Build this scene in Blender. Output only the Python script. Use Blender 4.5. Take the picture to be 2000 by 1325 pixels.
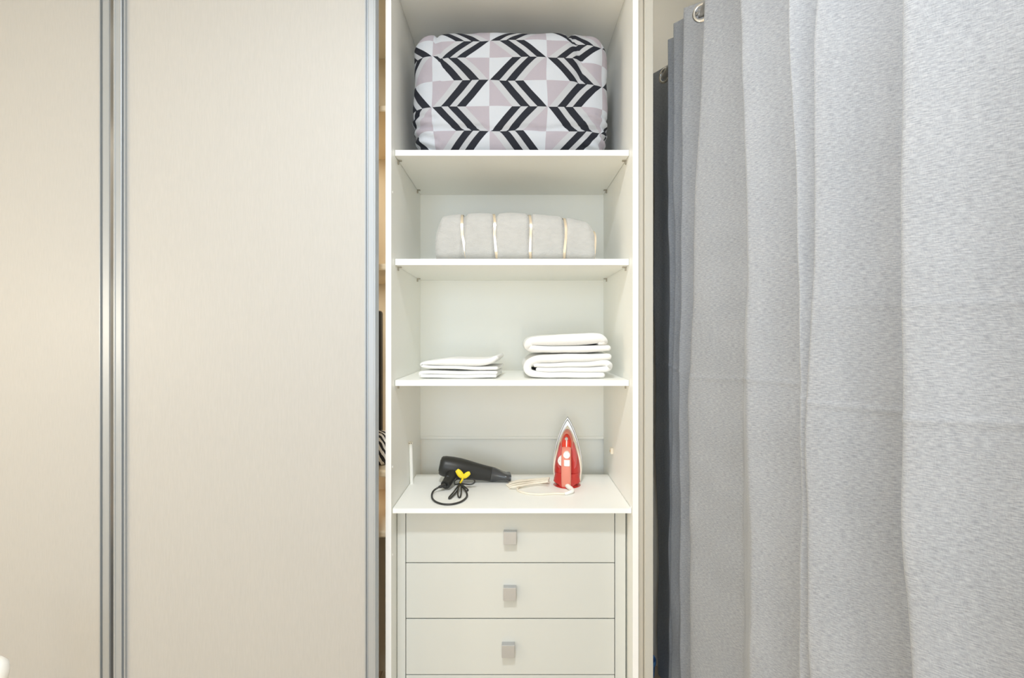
import bpy, bmesh, math, random
from mathutils import Vector, Matrix, noise

for o in list(bpy.data.objects):
    bpy.data.objects.remove(o, do_unlink=True)
scene = bpy.context.scene
COL = scene.collection
R = math.radians
CAMZ = 1.40
F = 1015.0                      # focal length in pixels of the 2000 px wide frame

# ------------------------------------------------------------------ camera
cd = bpy.data.cameras.new('camera')
cd.sensor_fit = 'HORIZONTAL'; cd.sensor_width = 36.0
cd.lens = F / 2000 * 36
cd.shift_y = -7.5 / 2000
cd.clip_start = 0.02
cam = bpy.data.objects.new('camera', cd); COL.objects.link(cam)
cam.location = (0, 0, CAMZ); cam.rotation_euler = (R(90), 0, 0)
scene.camera = cam

# ------------------------------------------------------------------ world, lights, exposure
w = bpy.data.worlds.new('sky'); scene.world = w; w.use_nodes = True
bg = w.node_tree.nodes['Background']
bg.inputs['Color'].default_value = (0.50, 0.70, 1.0, 1); bg.inputs['Strength'].default_value = 0.9

def area(name, loc, rot, size, energy, color, size_y=None, spread=180, shape=None):
    l = bpy.data.lights.new(name, 'AREA'); l.energy = energy; l.color = color
    l.shape = shape or ('RECTANGLE' if size_y else 'DISK'); l.size = size
    if size_y: l.size_y = size_y
    l.spread = R(spread)
    o = bpy.data.objects.new(name, l); COL.objects.link(o)
    o.location = loc; o.rotation_euler = rot
    return o
# ceiling lamp in front of the wardrobe, and an added fill light at the back of the room
area('ceiling_lamp', (-0.16, 0.26, 2.80), (0, 0, 0), 0.20, 23.0, (0.93, 0.97, 1.0))
area('rear_fill', (-0.9, -1.2, 2.80), (0, 0, 0), 0.40, 3.5, (0.95, 0.98, 1.0))
# warm shaded lamps at bedside height, behind and to the left of the camera
def lamp(name, loc, energy, color, rad=.12):
    l = bpy.data.lights.new(name, 'POINT'); l.energy = energy; l.color = color; l.shadow_soft_size = rad
    o = bpy.data.objects.new(name, l); COL.objects.link(o); o.location = loc
lamp('bedside_lamp', (-2.00, 0.55, 1.45), 11, (1.0, 0.88, 0.70))
lamp('floor_lamp', (0.1, -1.6, 0.95), 11.5, (1.0, 0.91, 0.76))
# added warm fill lights, unseen under the boards of the closed left bay
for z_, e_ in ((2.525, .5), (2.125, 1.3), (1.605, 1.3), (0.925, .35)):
    area('bay_fill', (-1.0, 1.95, z_), (0, 0, 0), 1.1, e_, (1.0, 0.88, 0.70), size_y=.02)
# added cool fill light outside the unseen window behind the camera
area('window_fill', (-0.55, -2.28, 1.65), (R(90), 0, 0), 1.5, 20, (0.72, 0.87, 1.0), size_y=1.5)
scene.view_settings.view_transform = 'Standard'
scene.view_settings.look = 'None'
scene.view_settings.gamma = 1.0
scene.view_settings.use_curve_mapping = False
scene.view_settings.exposure = 0.64
scene.cycles.max_bounces = 16
scene.cycles.diffuse_bounces = 14

# ------------------------------------------------------------------ materials
def mat(name, col, rough=0.5, metal=0.0, var=0.0, scale=20, stretch=(1, 1, 1), bump=0.0, bscale=None,
        spec=0.5, sheen=0.0, coat=0.0, trans=0.0, col2=None, detail=4):
    m = bpy.data.materials.new(name); m.use_nodes = True
    nt = m.node_tree; b = nt.nodes['Principled BSDF']
    b.inputs['Base Color'].default_value = (*col, 1)
    b.inputs['Roughness'].default_value = rough; b.inputs['Metallic'].default_value = metal
    b.inputs['Specular IOR Level'].default_value = spec
    b.inputs['Sheen Weight'].default_value = sheen; b.inputs['Coat Weight'].default_value = coat
    b.inputs['Transmission Weight'].default_value = trans
    if var > 0 or bump > 0:
        tc = nt.nodes.new('ShaderNodeTexCoord'); mp = nt.nodes.new('ShaderNodeMapping')
        mp.inputs['Scale'].default_value = stretch
        nt.links.new(tc.outputs['Object'], mp.inputs['Vector'])
        n = nt.nodes.new('ShaderNodeTexNoise'); n.inputs['Scale'].default_value = scale
        n.inputs['Detail'].default_value = detail
        nt.links.new(mp.outputs['Vector'], n.inputs['Vector'])
        if var > 0:
            r = nt.nodes.new('ShaderNodeValToRGB')
            r.color_ramp.elements[0].position = 0.3; r.color_ramp.elements[1].position = 0.7
            c2 = col2 or tuple(max(0, c * (1 - var)) for c in col)
            r.color_ramp.elements[0].color = (*c2, 1); r.color_ramp.elements[1].color = (*col, 1)
            nt.links.new(n.outputs['Fac'], r.inputs['Fac'])
            nt.links.new(r.outputs['Color'], b.inputs['Base Color'])
        if bump > 0:
            n2 = n
            if bscale:
                n2 = nt.nodes.new('ShaderNodeTexNoise'); n2.inputs['Scale'].default_value = bscale
                n2.inputs['Detail'].default_value = 3
                nt.links.new(mp.outputs['Vector'], n2.inputs['Vector'])
            bp = nt.nodes.new('ShaderNodeBump'); bp.inputs['Strength'].default_value = bump
            bp.inputs['Distance'].default_value = 0.004
            nt.links.new(n2.outputs['Fac'], bp.inputs['Height'])
            nt.links.new(bp.outputs['Normal'], b.inputs['Normal'])
    return m

M = {}
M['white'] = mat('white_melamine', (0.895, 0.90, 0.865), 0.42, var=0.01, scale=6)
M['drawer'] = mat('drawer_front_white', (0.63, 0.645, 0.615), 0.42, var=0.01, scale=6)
M['edge'] = mat('white_edge_band', (0.93, 0.93, 0.92), 0.35)
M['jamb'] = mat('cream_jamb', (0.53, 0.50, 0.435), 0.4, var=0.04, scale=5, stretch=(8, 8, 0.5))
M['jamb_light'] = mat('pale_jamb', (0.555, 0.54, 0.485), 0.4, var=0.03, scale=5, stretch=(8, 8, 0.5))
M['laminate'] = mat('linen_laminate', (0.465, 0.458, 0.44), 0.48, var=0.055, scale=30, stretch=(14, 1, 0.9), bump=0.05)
M['alu'] = mat('brushed_aluminium', (0.42, 0.45, 0.48), 0.45, metal=0.5, var=0.05, scale=20, stretch=(20, 20, 0.2))
M['alu_dark'] = mat('aluminium_groove', (0.50, 0.55, 0.60), 0.4, metal=0.6)
M['tan'] = mat('tan_board', (0.78, 0.66, 0.47), 0.5, var=0.06, scale=8, stretch=(1, 1, 6))
M['cream'] = mat('cream_board', (0.84, 0.77, 0.64), 0.5, var=0.03, scale=8)
M['wall'] = mat('wall_paint', (0.85, 0.81, 0.73), 0.8, var=0.02, scale=3, bump=0.03, bscale=150)
M['ceil'] = mat('ceiling_paint', (0.86, 0.85, 0.82), 0.9, var=0.01, scale=3)
M['wood'] = mat('oak_floor', (0.76, 0.63, 0.46), 0.4, var=0.18, scale=6, stretch=(10, 0.8, 1))
M['steel'] = mat('satin_steel', (0.50, 0.505, 0.51), 0.4, metal=0.6, var=0.04, scale=30)
M['chrome'] = mat('chrome', (0.85, 0.86, 0.88), 0.12, metal=1.0)
M['pin'] = mat('shelf_pin_metal', (0.42, 0.38, 0.31), 0.4, metal=0.6)
M['brass'] = mat('brass_screw', (0.72, 0.55, 0.28), 0.35, metal=0.7)
M['dark'] = mat('dark_hole', (0.02, 0.02, 0.02), 0.8)
M['black'] = mat('black_plastic', (0.022, 0.022, 0.020), 0.42, var=0.1, scale=40)
M['black_gloss'] = mat('black_gloss_nozzle', (0.05, 0.052, 0.055), 0.22)
M['cord_black'] = mat('black_rubber_cord', (0.03, 0.03, 0.028), 0.45)
M['yellow'] = mat('yellow_tie', (0.95, 0.72, 0.02), 0.45, var=0.15, scale=200)
M['red'] = mat('red_plastic', (0.50, 0.022, 0.018), 0.25, coat=0.4)
M['red_bright'] = mat('bright_red_plastic', (0.66, 0.03, 0.012), 0.22, coat=0.4)
M['tank'] = mat('pink_translucent_tank', (0.58, 0.085, 0.085), 0.15, coat=0.5)
M['coral'] = mat('coral_plastic', (0.72, 0.25, 0.185), 0.35)
M['ivory'] = mat('ivory_plastic', (0.90, 0.84, 0.72), 0.35)
M['white_plastic'] = mat('white_plastic', (0.90, 0.90, 0.87), 0.35)
M['sole'] = mat('steel_soleplate', (0.55, 0.56, 0.58), 0.28, metal=0.85)
M['cord_white'] = mat('cream_cord', (0.86, 0.80, 0.68), 0.5, var=0.06, scale=60)
M['towel'] = mat('white_terry', (0.91, 0.91, 0.895), 0.95, var=0.03, scale=300, bump=0.5, bscale=700, sheen=0.2, spec=0.1)
M['plush'] = mat('cream_plush', (0.515, 0.512, 0.495), 0.95, var=0.08, scale=45, stretch=(1, 1, 2.0), bump=0.5, bscale=160, sheen=0.4, spec=0.1)
M['satin'] = mat('champagne_satin', (0.78, 0.66, 0.50), 0.22, metal=0.45, spec=0.8)
M['blue'] = mat('light_blue_gloss', (0.16, 0.42, 0.90), 0.25)
M['glass'] = mat('window_glass', (0.9, 0.95, 1.0), 0.02, trans=1.0)
M['frame'] = mat('window_frame_white', (0.85, 0.85, 0.84), 0.4)

# curtain cloth: grey heathered linen, short horizontal slubs, a little light comes through
def curtain_mat():
    m = bpy.data.materials.new('grey_linen_curtain'); m.use_nodes = True
    nt = m.node_tree; b = nt.nodes['Principled BSDF']; L = nt.links
    uv = nt.nodes.new('ShaderNodeUVMap'); uv.uv_map = 'UVMap'
    def nz(sx, sy, det):
        mp = nt.nodes.new('ShaderNodeMapping'); mp.inputs['Scale'].default_value = (sx, sy, 1)
        L.new(uv.outputs['UV'], mp.inputs['Vector'])
        n = nt.nodes.new('ShaderNodeTexNoise'); n.inputs['Scale'].default_value = 1; n.inputs['Detail'].default_value = det
        L.new(mp.outputs['Vector'], n.inputs['Vector']); return n
    a = nz(100, 620, 3); c = nz(700, 170, 2); d = nz(8, 8, 3)
    mx = nt.nodes.new('ShaderNodeMath'); mx.operation = 'MULTIPLY_ADD'; mx.inputs[1].default_value = 0.65
    L.new(a.outputs['Fac'], mx.inputs[0])
    m2 = nt.nodes.new('ShaderNodeMath'); m2.operation = 'MULTIPLY_ADD'; m2.inputs[1].default_value = 0.25
    L.new(c.outputs['Fac'], m2.inputs[0])
    m3 = nt.nodes.new('ShaderNodeMath'); m3.operation = 'MULTIPLY'; m3.inputs[1].default_value = 0.10
    L.new(d.outputs['Fac'], m3.inputs[0]); L.new(m3.outputs[0], m2.inputs[2]); L.new(m2.outputs[0], mx.inputs[2])
    r = nt.nodes.new('ShaderNodeValToRGB')
    r.color_ramp.elements[0].position = 0.33; r.color_ramp.elements[1].position = 0.64
    r.color_ramp.elements[0].color = (0.225, 0.240, 0.262, 1); r.color_ramp.elements[1].color = (0.405, 0.420, 0.447, 1)
    L.new(mx.outputs[0], r.inputs['Fac']); L.new(r.outputs['Color'], b.inputs['Base Color'])
    b.inputs['Roughness'].default_value = 0.9; b.inputs['Specular IOR Level'].default_value = 0.15
    b.inputs['Sheen Weight'].default_value = 0.15
    bp = nt.nodes.new('ShaderNodeBump'); bp.inputs['Strength'].default_value = 0.15; bp.inputs['Distance'].default_value = 0.002
    L.new(mx.outputs[0], bp.inputs['Height']); L.new(bp.outputs['Normal'], b.inputs['Normal'])
    return m
M['curtain'] = curtain_mat()

# comforter print: chevrons of black bars with lilac and white triangles, mirrored from cell to cell
def chevron_mat(u0, cw, v0, rh, name='chevron_print'):
    m = bpy.data.materials.new(name); m.use_nodes = True
    nt = m.node_tree; b = nt.nodes['Principled BSDF']; L = nt.links
    def mth(op, a, c=None, d=None):
        n = nt.nodes.new('ShaderNodeMath'); n.operation = op
        for i, v in enumerate((a, c, d)):
            if v is None: continue
            if isinstance(v, (int, float)): n.inputs[i].default_value = v
            else: L.new(v, n.inputs[i])
        return n.outputs[0]
    uv = nt.nodes.new('ShaderNodeUVMap'); uv.uv_map = 'UVMap'
    sp = nt.nodes.new('ShaderNodeSeparateXYZ'); L.new(uv.outputs['UV'], sp.inputs[0])
    cu = mth('DIVIDE', mth('SUBTRACT', sp.outputs[0], u0), cw)
    rv = mth('DIVIDE', mth('SUBTRACT', v0, sp.outputs[1]), rh)
    fu = mth('FRACT', cu); fv = mth('FRACT', rv)
    codd = mth('FLOORED_MODULO', mth('FLOOR', cu), 2.0); rodd = mth('FLOORED_MODULO', mth('FLOOR', rv), 2.0)
    def flip(x, k):   # x + k*(1-2x)
        return mth('ADD', x, mth('MULTIPLY', k, mth('SUBTRACT', 1.0, mth('MULTIPLY', x, 2.0))))
    fv2 = flip(fv, codd); fu2 = flip(fu, rodd)
    t = mth('SUBTRACT', fu2, mth('MULTIPLY', fv2, 0.39))
    tt = mth('DIVIDE', mth('ADD', t, 0.39), 1.39)
    r = nt.nodes.new('ShaderNodeValToRGB'); cr = r.color_ramp; cr.interpolation = 'CONSTANT'
    lil = (0.385, 0.355, 0.40, 1); wh = (0.505, 0.535, 0.585, 1); bk = (0.018, 0.02, 0.028, 1); gy = (0.43, 0.445, 0.475, 1)
    st = [(-0.39, lil), (0.02, gy), (0.16, bk), (0.32, gy), (0.44, bk), (0.595, wh)]
    while len(cr.elements) < len(st): cr.elements.new(0.5)
    for e, (p, c) in zip(cr.elements, st):
        e.position = (p + 0.39) / 1.39
    for e, (p, c) in zip(cr.elements, st):
        e.color = c
    L.new(tt, r.inputs['Fac']); L.new(r.outputs['Color'], b.inputs['Base Color'])
    b.inputs['Roughness'].default_value = 0.8; b.inputs['Specular IOR Level'].default_value = 0.2
    n = nt.nodes.new('ShaderNodeTexNoise'); n.inputs['Scale'].default_value = 18; n.inputs['Detail'].default_value = 4
    tc = nt.nodes.new('ShaderNodeTexCoord'); L.new(tc.outputs['Object'], n.inputs['Vector'])
    bp = nt.nodes.new('ShaderNodeBump'); bp.inputs['Strength'].default_value = 0.35; bp.inputs['Distance'].default_value = 0.01
    L.new(n.outputs['Fac'], bp.inputs['Height']); L.new(bp.outputs['Normal'], b.inputs['Normal'])
    return m

def zebra_mat():
    m = bpy.data.materials.new('zebra_print'); m.use_nodes = True
    nt = m.node_tree; b = nt.nodes['Principled BSDF']
    tc = nt.nodes.new('ShaderNodeTexCoord'); wv = nt.nodes.new('ShaderNodeTexWave')
    wv.inputs['Scale'].default_value = 22; wv.inputs['Distortion'].default_value = 5; wv.bands_direction = 'DIAGONAL'
    r = nt.nodes.new('ShaderNodeValToRGB'); r.color_ramp.interpolation = 'CONSTANT'
    r.color_ramp.elements[0].color = (0.02, 0.018, 0.018, 1); r.color_ramp.elements[1].color = (0.85, 0.82, 0.76, 1)
    r.color_ramp.elements[1].position = 0.5
    nt.links.new(tc.outputs['Object'], wv.inputs['Vector']); nt.links.new(wv.outputs['Fac'], r.inputs['Fac'])
    nt.links.new(r.outputs['Color'], b.inputs['Base Color']); b.inputs['Roughness'].default_value = 0.8
    return m
M['zebra'] = zebra_mat()

# ------------------------------------------------------------------ helpers
def P(x, y, Y):                         # photo pixel at depth Y -> world point (used only to measure places)
    return Vector(((x - 1000) * Y / F, Y, CAMZ - (y - 655) * Y / F))

def root(name, loc, label=None, cat=None, group=None, kind=None):
    o = bpy.data.objects.new(name, None); COL.objects.link(o); o.location = loc
    o.empty_display_size = 0.05
    tag(o, label, cat, group, kind)
    return o
def tag(o, label=None, cat=None, group=None, kind=None):
    if label: o['label'] = label
    if cat: o['category'] = cat
    if group: o['group'] = group
    if kind: o['kind'] = kind
    return o
def origin(o):
    v = Vector((0, 0, 0))
    while o is not None:
        v += o.location; o = o.parent
    return v
def obj(name, bm, material, parent=None, smooth=False, at=None):
    """bm is in world coordinates; the object's own origin is its parent's origin (or `at`)."""
    bmesh.ops.recalc_face_normals(bm, faces=bm.faces)
    off = origin(parent) if parent else Vector((0, 0, 0))
    loc = Vector(at) - off if at is not None else Vector((0, 0, 0))
    bmesh.ops.translate(bm, verts=bm.verts, vec=-(off + loc))
    me = bpy.data.meshes.new(name); bm.to_mesh(me); bm.free()
    me.materials.append(M[material] if isinstance(material, str) else material)
    if smooth:
        for p in me.polygons: p.use_smooth = True
    o = bpy.data.objects.new(name, me); COL.objects.link(o); o.location = loc
    if parent: o.parent = parent
    return o
def shade_auto(o, ang=40):
    me = o.data
    for p in me.polygons: p.use_smooth = True
    bm = bmesh.new(); bm.from_mesh(me)
    for e in bm.edges:
        if len(e.link_faces) == 2 and e.calc_face_angle(0) > R(ang): e.smooth = False
    bm.to_mesh(me); bm.free()
    return o
def box(x0, x1, y0, y1, z0, z1, bev=0.0, bm=None, seg=2):
    b = bmesh.new()
    bmesh.ops.create_cube(b, size=1)
    bmesh.ops.scale(b, vec=(abs(x1 - x0), abs(y1 - y0), abs(z1 - z0)), verts=b.verts)
    bmesh.ops.translate(b, vec=((x0 + x1) / 2, (y0 + y1) / 2, (z0 + z1) / 2), verts=b.verts)
    if bev > 0:
        bmesh.ops.bevel(b, geom=list(b.edges), offset=bev, segments=seg, profile=0.5, affect='EDGES')
    if bm is None: return b
    return join(bm, b)
def join(bm, b):
    mp = {v: bm.verts.new(v.co) for v in b.verts}
    for f in b.faces:
        try: bm.faces.new([mp[v] for v in f.verts])
        except ValueError: pass
    b.free(); return bm
def spline(pts, n=8, closed=False):
    pts = [Vector(p) for p in pts]; out = []
    N = len(pts)
    for i in range(N if closed else N - 1):
        if closed:
            p0, p1, p2, p3 = pts[(i - 1) % N], pts[i], pts[(i + 1) % N], pts[(i + 2) % N]
        else:
            p1, p2 = pts[i], pts[i + 1]
            p0 = pts[i - 1] if i > 0 else p1 * 2 - p2
            p3 = pts[i + 2] if i + 2 < N else p2 * 2 - p1
        for k in range(n):
            t = k / n
            out.append(0.5 * ((2 * p1) + (p2 - p0) * t + (2 * p0 - 5 * p1 + 4 * p2 - p3) * t * t + (3 * p1 - p0 - 3 * p2 + p3) * t ** 3))
    if not closed: out.append(pts[-1])
    return out
def tube(path, rad, seg=10, bm=None, closed=False, flat=1.0, up=None):
    """sweep a circle (or an ellipse, `flat` times as high along `up`) along the path"""
    b = bm or bmesh.new(); N = len(path); rings = []
    ref = Vector(up) if up else None; nrm = None
    for i, p in enumerate(path):
        if closed: t = path[(i + 1) % N] - path[i - 1]
        else: t = path[min(i + 1, N - 1)] - path[max(i - 1, 0)]
        t = t.normalized() if t.length > 1e-9 else Vector((0, 0, 1))
        if ref is not None: n1 = ref - t * ref.dot(t)
        elif nrm is None: n1 = t.orthogonal()
        else: n1 = nrm - t * nrm.dot(t)
        n1.normalize(); nrm = n1; n2 = t.cross(n1)
        r = rad(i / (N - 1)) if callable(rad) else rad
        rings.append([b.verts.new(p + n1 * (math.cos(2 * math.pi * k / seg) * r * flat) + n2 * (math.sin(2 * math.pi * k / seg) * r)) for k in range(seg)])
    for i in range(N if closed else N - 1):
        A, B = rings[i], rings[(i + 1) % N]
        for k in range(seg): b.faces.new((A[k], A[(k + 1) % seg], B[(k + 1) % seg], B[k]))
    if not closed:
        b.faces.new(rings[0][::-1]); b.faces.new(rings[-1])
    return b
def loft(rings, bm=None, caps=True):
    b = bm or bmesh.new()
    vs = [[b.verts.new(p) for p in r] for r in rings]; n = len(vs[0])
    for A, B in zip(vs, vs[1:]):
        for k in range(n): b.faces.new((A[k], A[(k + 1) % n], B[(k + 1) % n], B[k]))
    if caps: b.faces.new(vs[0][::-1]); b.faces.new(vs[-1])
    return b
def struct(name, bm, m, parent=None):
    o = obj(name, bm, m, parent)
    if parent is None: o['kind'] = 'structure'
    return o

# ------------------------------------------------------------------ the room
XL, XR, YB, YN, ZC = -2.75, 0.84, 2.20, -2.20, 2.86
# floor of long boards: base with separate planks in the strip the room shows beside the wardrobe
o = struct('floor', box(XL - .1, XR + .1, YN - .1, YB + .1, -0.10, -0.012), 'wood'); floor = o
me_cache = {}
pw = 0.17; i = 0; x = XL
while x < XR - 1e-6:
    x1 = min(x + pw, XR)
    y = YN - (0.6 if i % 2 else 0.0)
    while y < YB:
        y1 = min(y + 1.2, YB); y0 = max(y, YN)
        if y1 - y0 > 0.05:
            obj('plank', box(x + .0012, x1 - .0012, y0 + .0012, y1 - .0012, -0.012, 0.0), 'wood', floor)
        y += 1.2
    x = x1; i += 1
struct('ceiling', box(XL - .1, XR + .1, YN - .1, YB + .1, ZC, ZC + .1), 'ceil')
struct('wall_back', box(XL - .1, XR + .1, YB, YB + .1, 0, ZC), 'wall')
struct('wall_left', box(XL - .1, XL, YN, YB, 0, ZC), 'wall')
def wall_hole(along, a0, a1, c0, c1, h0, h1, z0, z1):
    b = bmesh.new()
    def pc(p0, p1, q0, q1):
        if along == 'y': box(c0, c1, p0, p1, q0, q1, bm=b)
        else: box(p0, p1, c0, c1, q0, q1, bm=b)
    pc(a0, h0, 0, ZC); pc(h1, a1, 0, ZC); pc(h0, h1, 0, z0); pc(h0, h1, z1, ZC)
    return b
struct('wall_right', wall_hole('y', YN, YB, XR, XR + .1, 0.05, 1.45, 0.9, 2.30), 'wall')
struct('wall_front', wall_hole('x', XL - .1, XR + .1, YN - .1, YN, -1.35, 0.25, 0.85, 2.45), 'wall')
def window(name, along, c, h0, h1, z0, z1):
    t = 0.05; b = bmesh.new()
    def pc(p0, p1, q0, q1, w=.03):
        if along == 'y': box(c - w, c + w, p0, p1, q0, q1, bm=b)
        else: box(p0, p1, c - w, c + w, q0, q1, bm=b)
    pc(h0, h0 + t, z0, z1); pc(h1 - t, h1, z0, z1); pc(h0 + t, h1 - t, z0, z0 + t); pc(h0 + t, h1 - t, z1 - t, z1)
    mid = (h0 + h1) / 2; pc(mid - .025, mid + .025, z0 + t, z1 - t)
    return struct(name, b, 'frame')
w1 = window('window_1', 'y', XR + .05, 0.05, 1.45, 0.9, 2.30)
for a, c in ((0.10, 0.725), (0.775, 1.40)):
    obj('pane', box(XR + .046, XR + .054, a, c, 0.95, 2.25), 'glass', w1)
window('fill_window', 'x', YN - .05, -1.35, 0.25, 0.85, 2.45)  # unseen window, added so cool fill reaches curtain and wardrobe
b = box(XR - .012, XR, YN, YB, 0, .07, .003); struct('baseboard_right', b, 'frame')

# ------------------------------------------------------------------ wardrobe
YF = 1.635; XI = 0.38; T = 0.018; ZT = CAMZ + 1.131; YBK = 2.155
WX0 = -2.62
W = root('wardrobe', (-0.6, 1.9, 0), 'white built-in wardrobe with an open shelved bay and pale sliding doors', 'wardrobe')
def panel(name, x0, x1, y0, y1, z0, z1, m='white', edge=True, bev=.0008):
    o = obj(name, box(x0, x1, y0, y1, z0, z1, bev), m, W)
    return o
def edged(name, x0, x1, y0, y1, z0, z1, m='white'):
    """a board whose front carries a lighter edge band"""
    o = obj(name, box(x0, x1, y0 + .0015, y1, z0, z1), m, W)
    obj('edge_band', box(x0, x1, y0, y0 + .0015, z0, z1, .0004, seg=1), 'edge', o)
    return o
edged('side_panel', -XI - T, -XI, YF, YBK, 0.0, ZT + .02)
edged('side_panel', XI, XI + T, YF, YBK, 0.0, ZT + .02)
obj('top_panel', box(WX0, XI + .045, YF, YBK + .03, ZT + .0205, ZT + .04), 'white', W)
obj('bay_top', box(-XI + .0005, XI - .0005, YF + .01, YBK, ZT, ZT + .018, .0008), 'white', W)
# back: an upper sheet, and a lower sheet set a little behind it
ZS = CAMZ - 0.425
obj('back_panel', box(-XI - T, XI + T, YBK + .0005, YBK + .010, ZS, ZT + .018), 'white', W)
obj('back_panel', box(-XI - T, XI + T, YBK + .0105, YBK + .020, 0.0, ZS + .03), 'white', W)
obj('back_batten', box(-XI + .0005, XI - .0005, YBK - .006, YBK, ZS - .006, ZS + .006, .002), 'white', W)
obj('back_panel', box(WX0, -XI - T, YBK + .0105, YBK + .020, 0.0, ZT + .02), 'cream', W)
# right end: cream jamb strips and end panel
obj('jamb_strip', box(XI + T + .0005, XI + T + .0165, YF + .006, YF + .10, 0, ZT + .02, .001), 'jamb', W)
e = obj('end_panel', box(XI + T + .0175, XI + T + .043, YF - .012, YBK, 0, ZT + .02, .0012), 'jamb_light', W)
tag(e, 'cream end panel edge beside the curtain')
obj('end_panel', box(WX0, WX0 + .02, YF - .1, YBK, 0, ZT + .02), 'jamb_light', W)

# shelves of the open bay, each on four small metal pins
YS = 1.684
for H, th in ((0.6005, .0185), (0.2475, .020), (-0.1460, .0185)):
    z1 = CAMZ + H; z0 = z1 - th
    s = obj('shelf', box(-XI + .0015, XI - .0015, YS + .0015, YBK - .0005, z0, z1), 'white', W)
    obj('edge_band', box(-XI + .0015, XI - .0015, YS, YS + .0015, z0, z1, .0004, seg=1), 'edge', s)
    for sx in (-1, 1):
        for yy in (YS + .045, YBK - .075):
            b = bmesh.new(); xw = sx * XI
            box(min(xw, xw - sx * .013), max(xw, xw - sx * .013), yy - .005, yy + .005, z0 - .0035, z0 - .0002, bm=b)
            box(min(xw, xw - sx * .004), max(xw, xw - sx * .004), yy - .004, yy + .004, z0 - .013, z0 - .0035, bm=b)
            obj('shelf_pin', b, 'pin', s)
# bits of hardware: screw bracket on the right wall of the lowest bay
b = box(XI - .010, XI, 1.948, 1.966, CAMZ - .447, CAMZ - .424, .002)
k = obj('bracket', b, 'ivory', W)
obj('screw', tube([Vector((XI - .0115, 1.956, CAMZ - .436)), Vector((XI - .0095, 1.956, CAMZ - .436))], .0045, 10), 'brass', k)
# white cap dots on the front edges of the sides
for (sx, y, h) in ((-1, 1.655, .455), (-1, 1.655, -.42), (-1, 1.655, -.70), (1, 1.66, -.55)):
    xw = sx * XI
    obj('screw_cap', tube([Vector((xw, y, CAMZ + h)), Vector((xw - sx * .0012, y, CAMZ + h))], .004, 10), 'edge', W)

# left bay seen through the slit: tan shelves with rounded fronts
for y_front, top in ((205, None), (515, None), (920, None), (1038, None)):
    zt = CAMZ - (y_front - 655) * 1.70 / F
    b = box(WX0 + .0205, -XI - T - .0005, 1.70, YBK + .010, zt - .023, zt, .006)
    obj('shelf', b, 'tan', W)
# sliding doors
def sliding_door(x0, x1, yf, z0, z1, label):
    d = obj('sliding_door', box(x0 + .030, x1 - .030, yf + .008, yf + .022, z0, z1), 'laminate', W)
    tag(d, label)
    def stile(xa, sgn):
        # aluminium section, xa = outer edge, sgn towards the door's middle: outer rib, wide face, finger groove, inner lip
        pr = [(0, .0), (0, -.030), (.002, -.033), (.006, -.033), (.0075, -.031), (.0225, -.031), (.024, -.030), (.0245, -.022),
              (.0305, -.022), (.031, -.030), (.0345, -.030), (.0345, -.016), (.0295, -.0145), (.0295, 0)]
        b = bmesh.new(); lo = []; hi = []
        for (px, py) in pr:
            X = xa + sgn * px; Y = yf + .030 + py
            lo.append(b.verts.new((X, Y, z0))); hi.append(b.verts.new((X, Y, z1)))
        n = len(pr)
        for i in range(n): b.faces.new((lo[i], lo[(i + 1) % n], hi[(i + 1) % n], hi[i]))
        b.faces.new(lo); b.faces.new(hi[::-1])
        s = obj('stile', b, 'alu', d)
    stile(x0, 1); stile(x1, -1)
    return d
sliding_door(-1.1885, -0.405, 1.55, 0.03, ZT, 'pale linen-look sliding door next to the open bay')
sliding_door(-2.15, -1.232, 1.594, 0.03, ZT, 'pale linen-look sliding door at the left edge')
obj('top_track', box(WX0 + .02, -XI - T, 1.54, 1.634, ZT + .001, ZT + .020), 'alu', W)
obj('bottom_track', box(WX0 + .02, XI + T, 1.54, 1.634, 0.001, 0.012), 'alu', W)

# ------------------------------------------------------------------ chest of drawers standing in the bay
YD = 1.707; ZBT = CAMZ - 0.5504; ZBB = ZBT - .0150
C = root('drawer_chest', (0, 1.85, 0), 'white chest of drawers with square metal knobs under the lowest open shelf', 'drawers')
tb = obj('top_board', box(-XI + .0015, XI - .0015, 1.6495, 2.054, ZBB, ZBT), 'white', C)
obj('edge_band', box(-XI + .0015, XI - .0015, 1.648, 1.6495, ZBB, ZBT, .0004, seg=1), 'edge', tb)
xs0, xs1 = -0.348, 0.3365
for a, c in ((-XI + .002, xs0 - .003), (xs1 + .003, XI - .006)):
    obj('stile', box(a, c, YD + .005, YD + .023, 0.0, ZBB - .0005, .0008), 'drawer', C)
for a, c in ((-XI + .002, -XI + .02), (XI - .024, XI - .006)):
    obj('carcass_side', box(a, c, YD + .0235, 2.05, 0.0, ZBB - .0005), 'white', C)
obj('carcass_back', box(-XI + .0205, XI - .0245, 2.04, 2.05, 0.0, ZBB - .0005), 'white', C)
def zpx(y, Y=YD): return CAMZ - (y - 655) * Y / F
rows = [(1006, 1099.2), (1101, 1208), (1210.2, 1318), (1320, 1427), (1429, 1447)]
knobs = [(996, 1040, 1064.5), (995.5, 1149, 1174), (992.5, 1261.5, 1286), (994, 1372, 1396), None]
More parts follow.
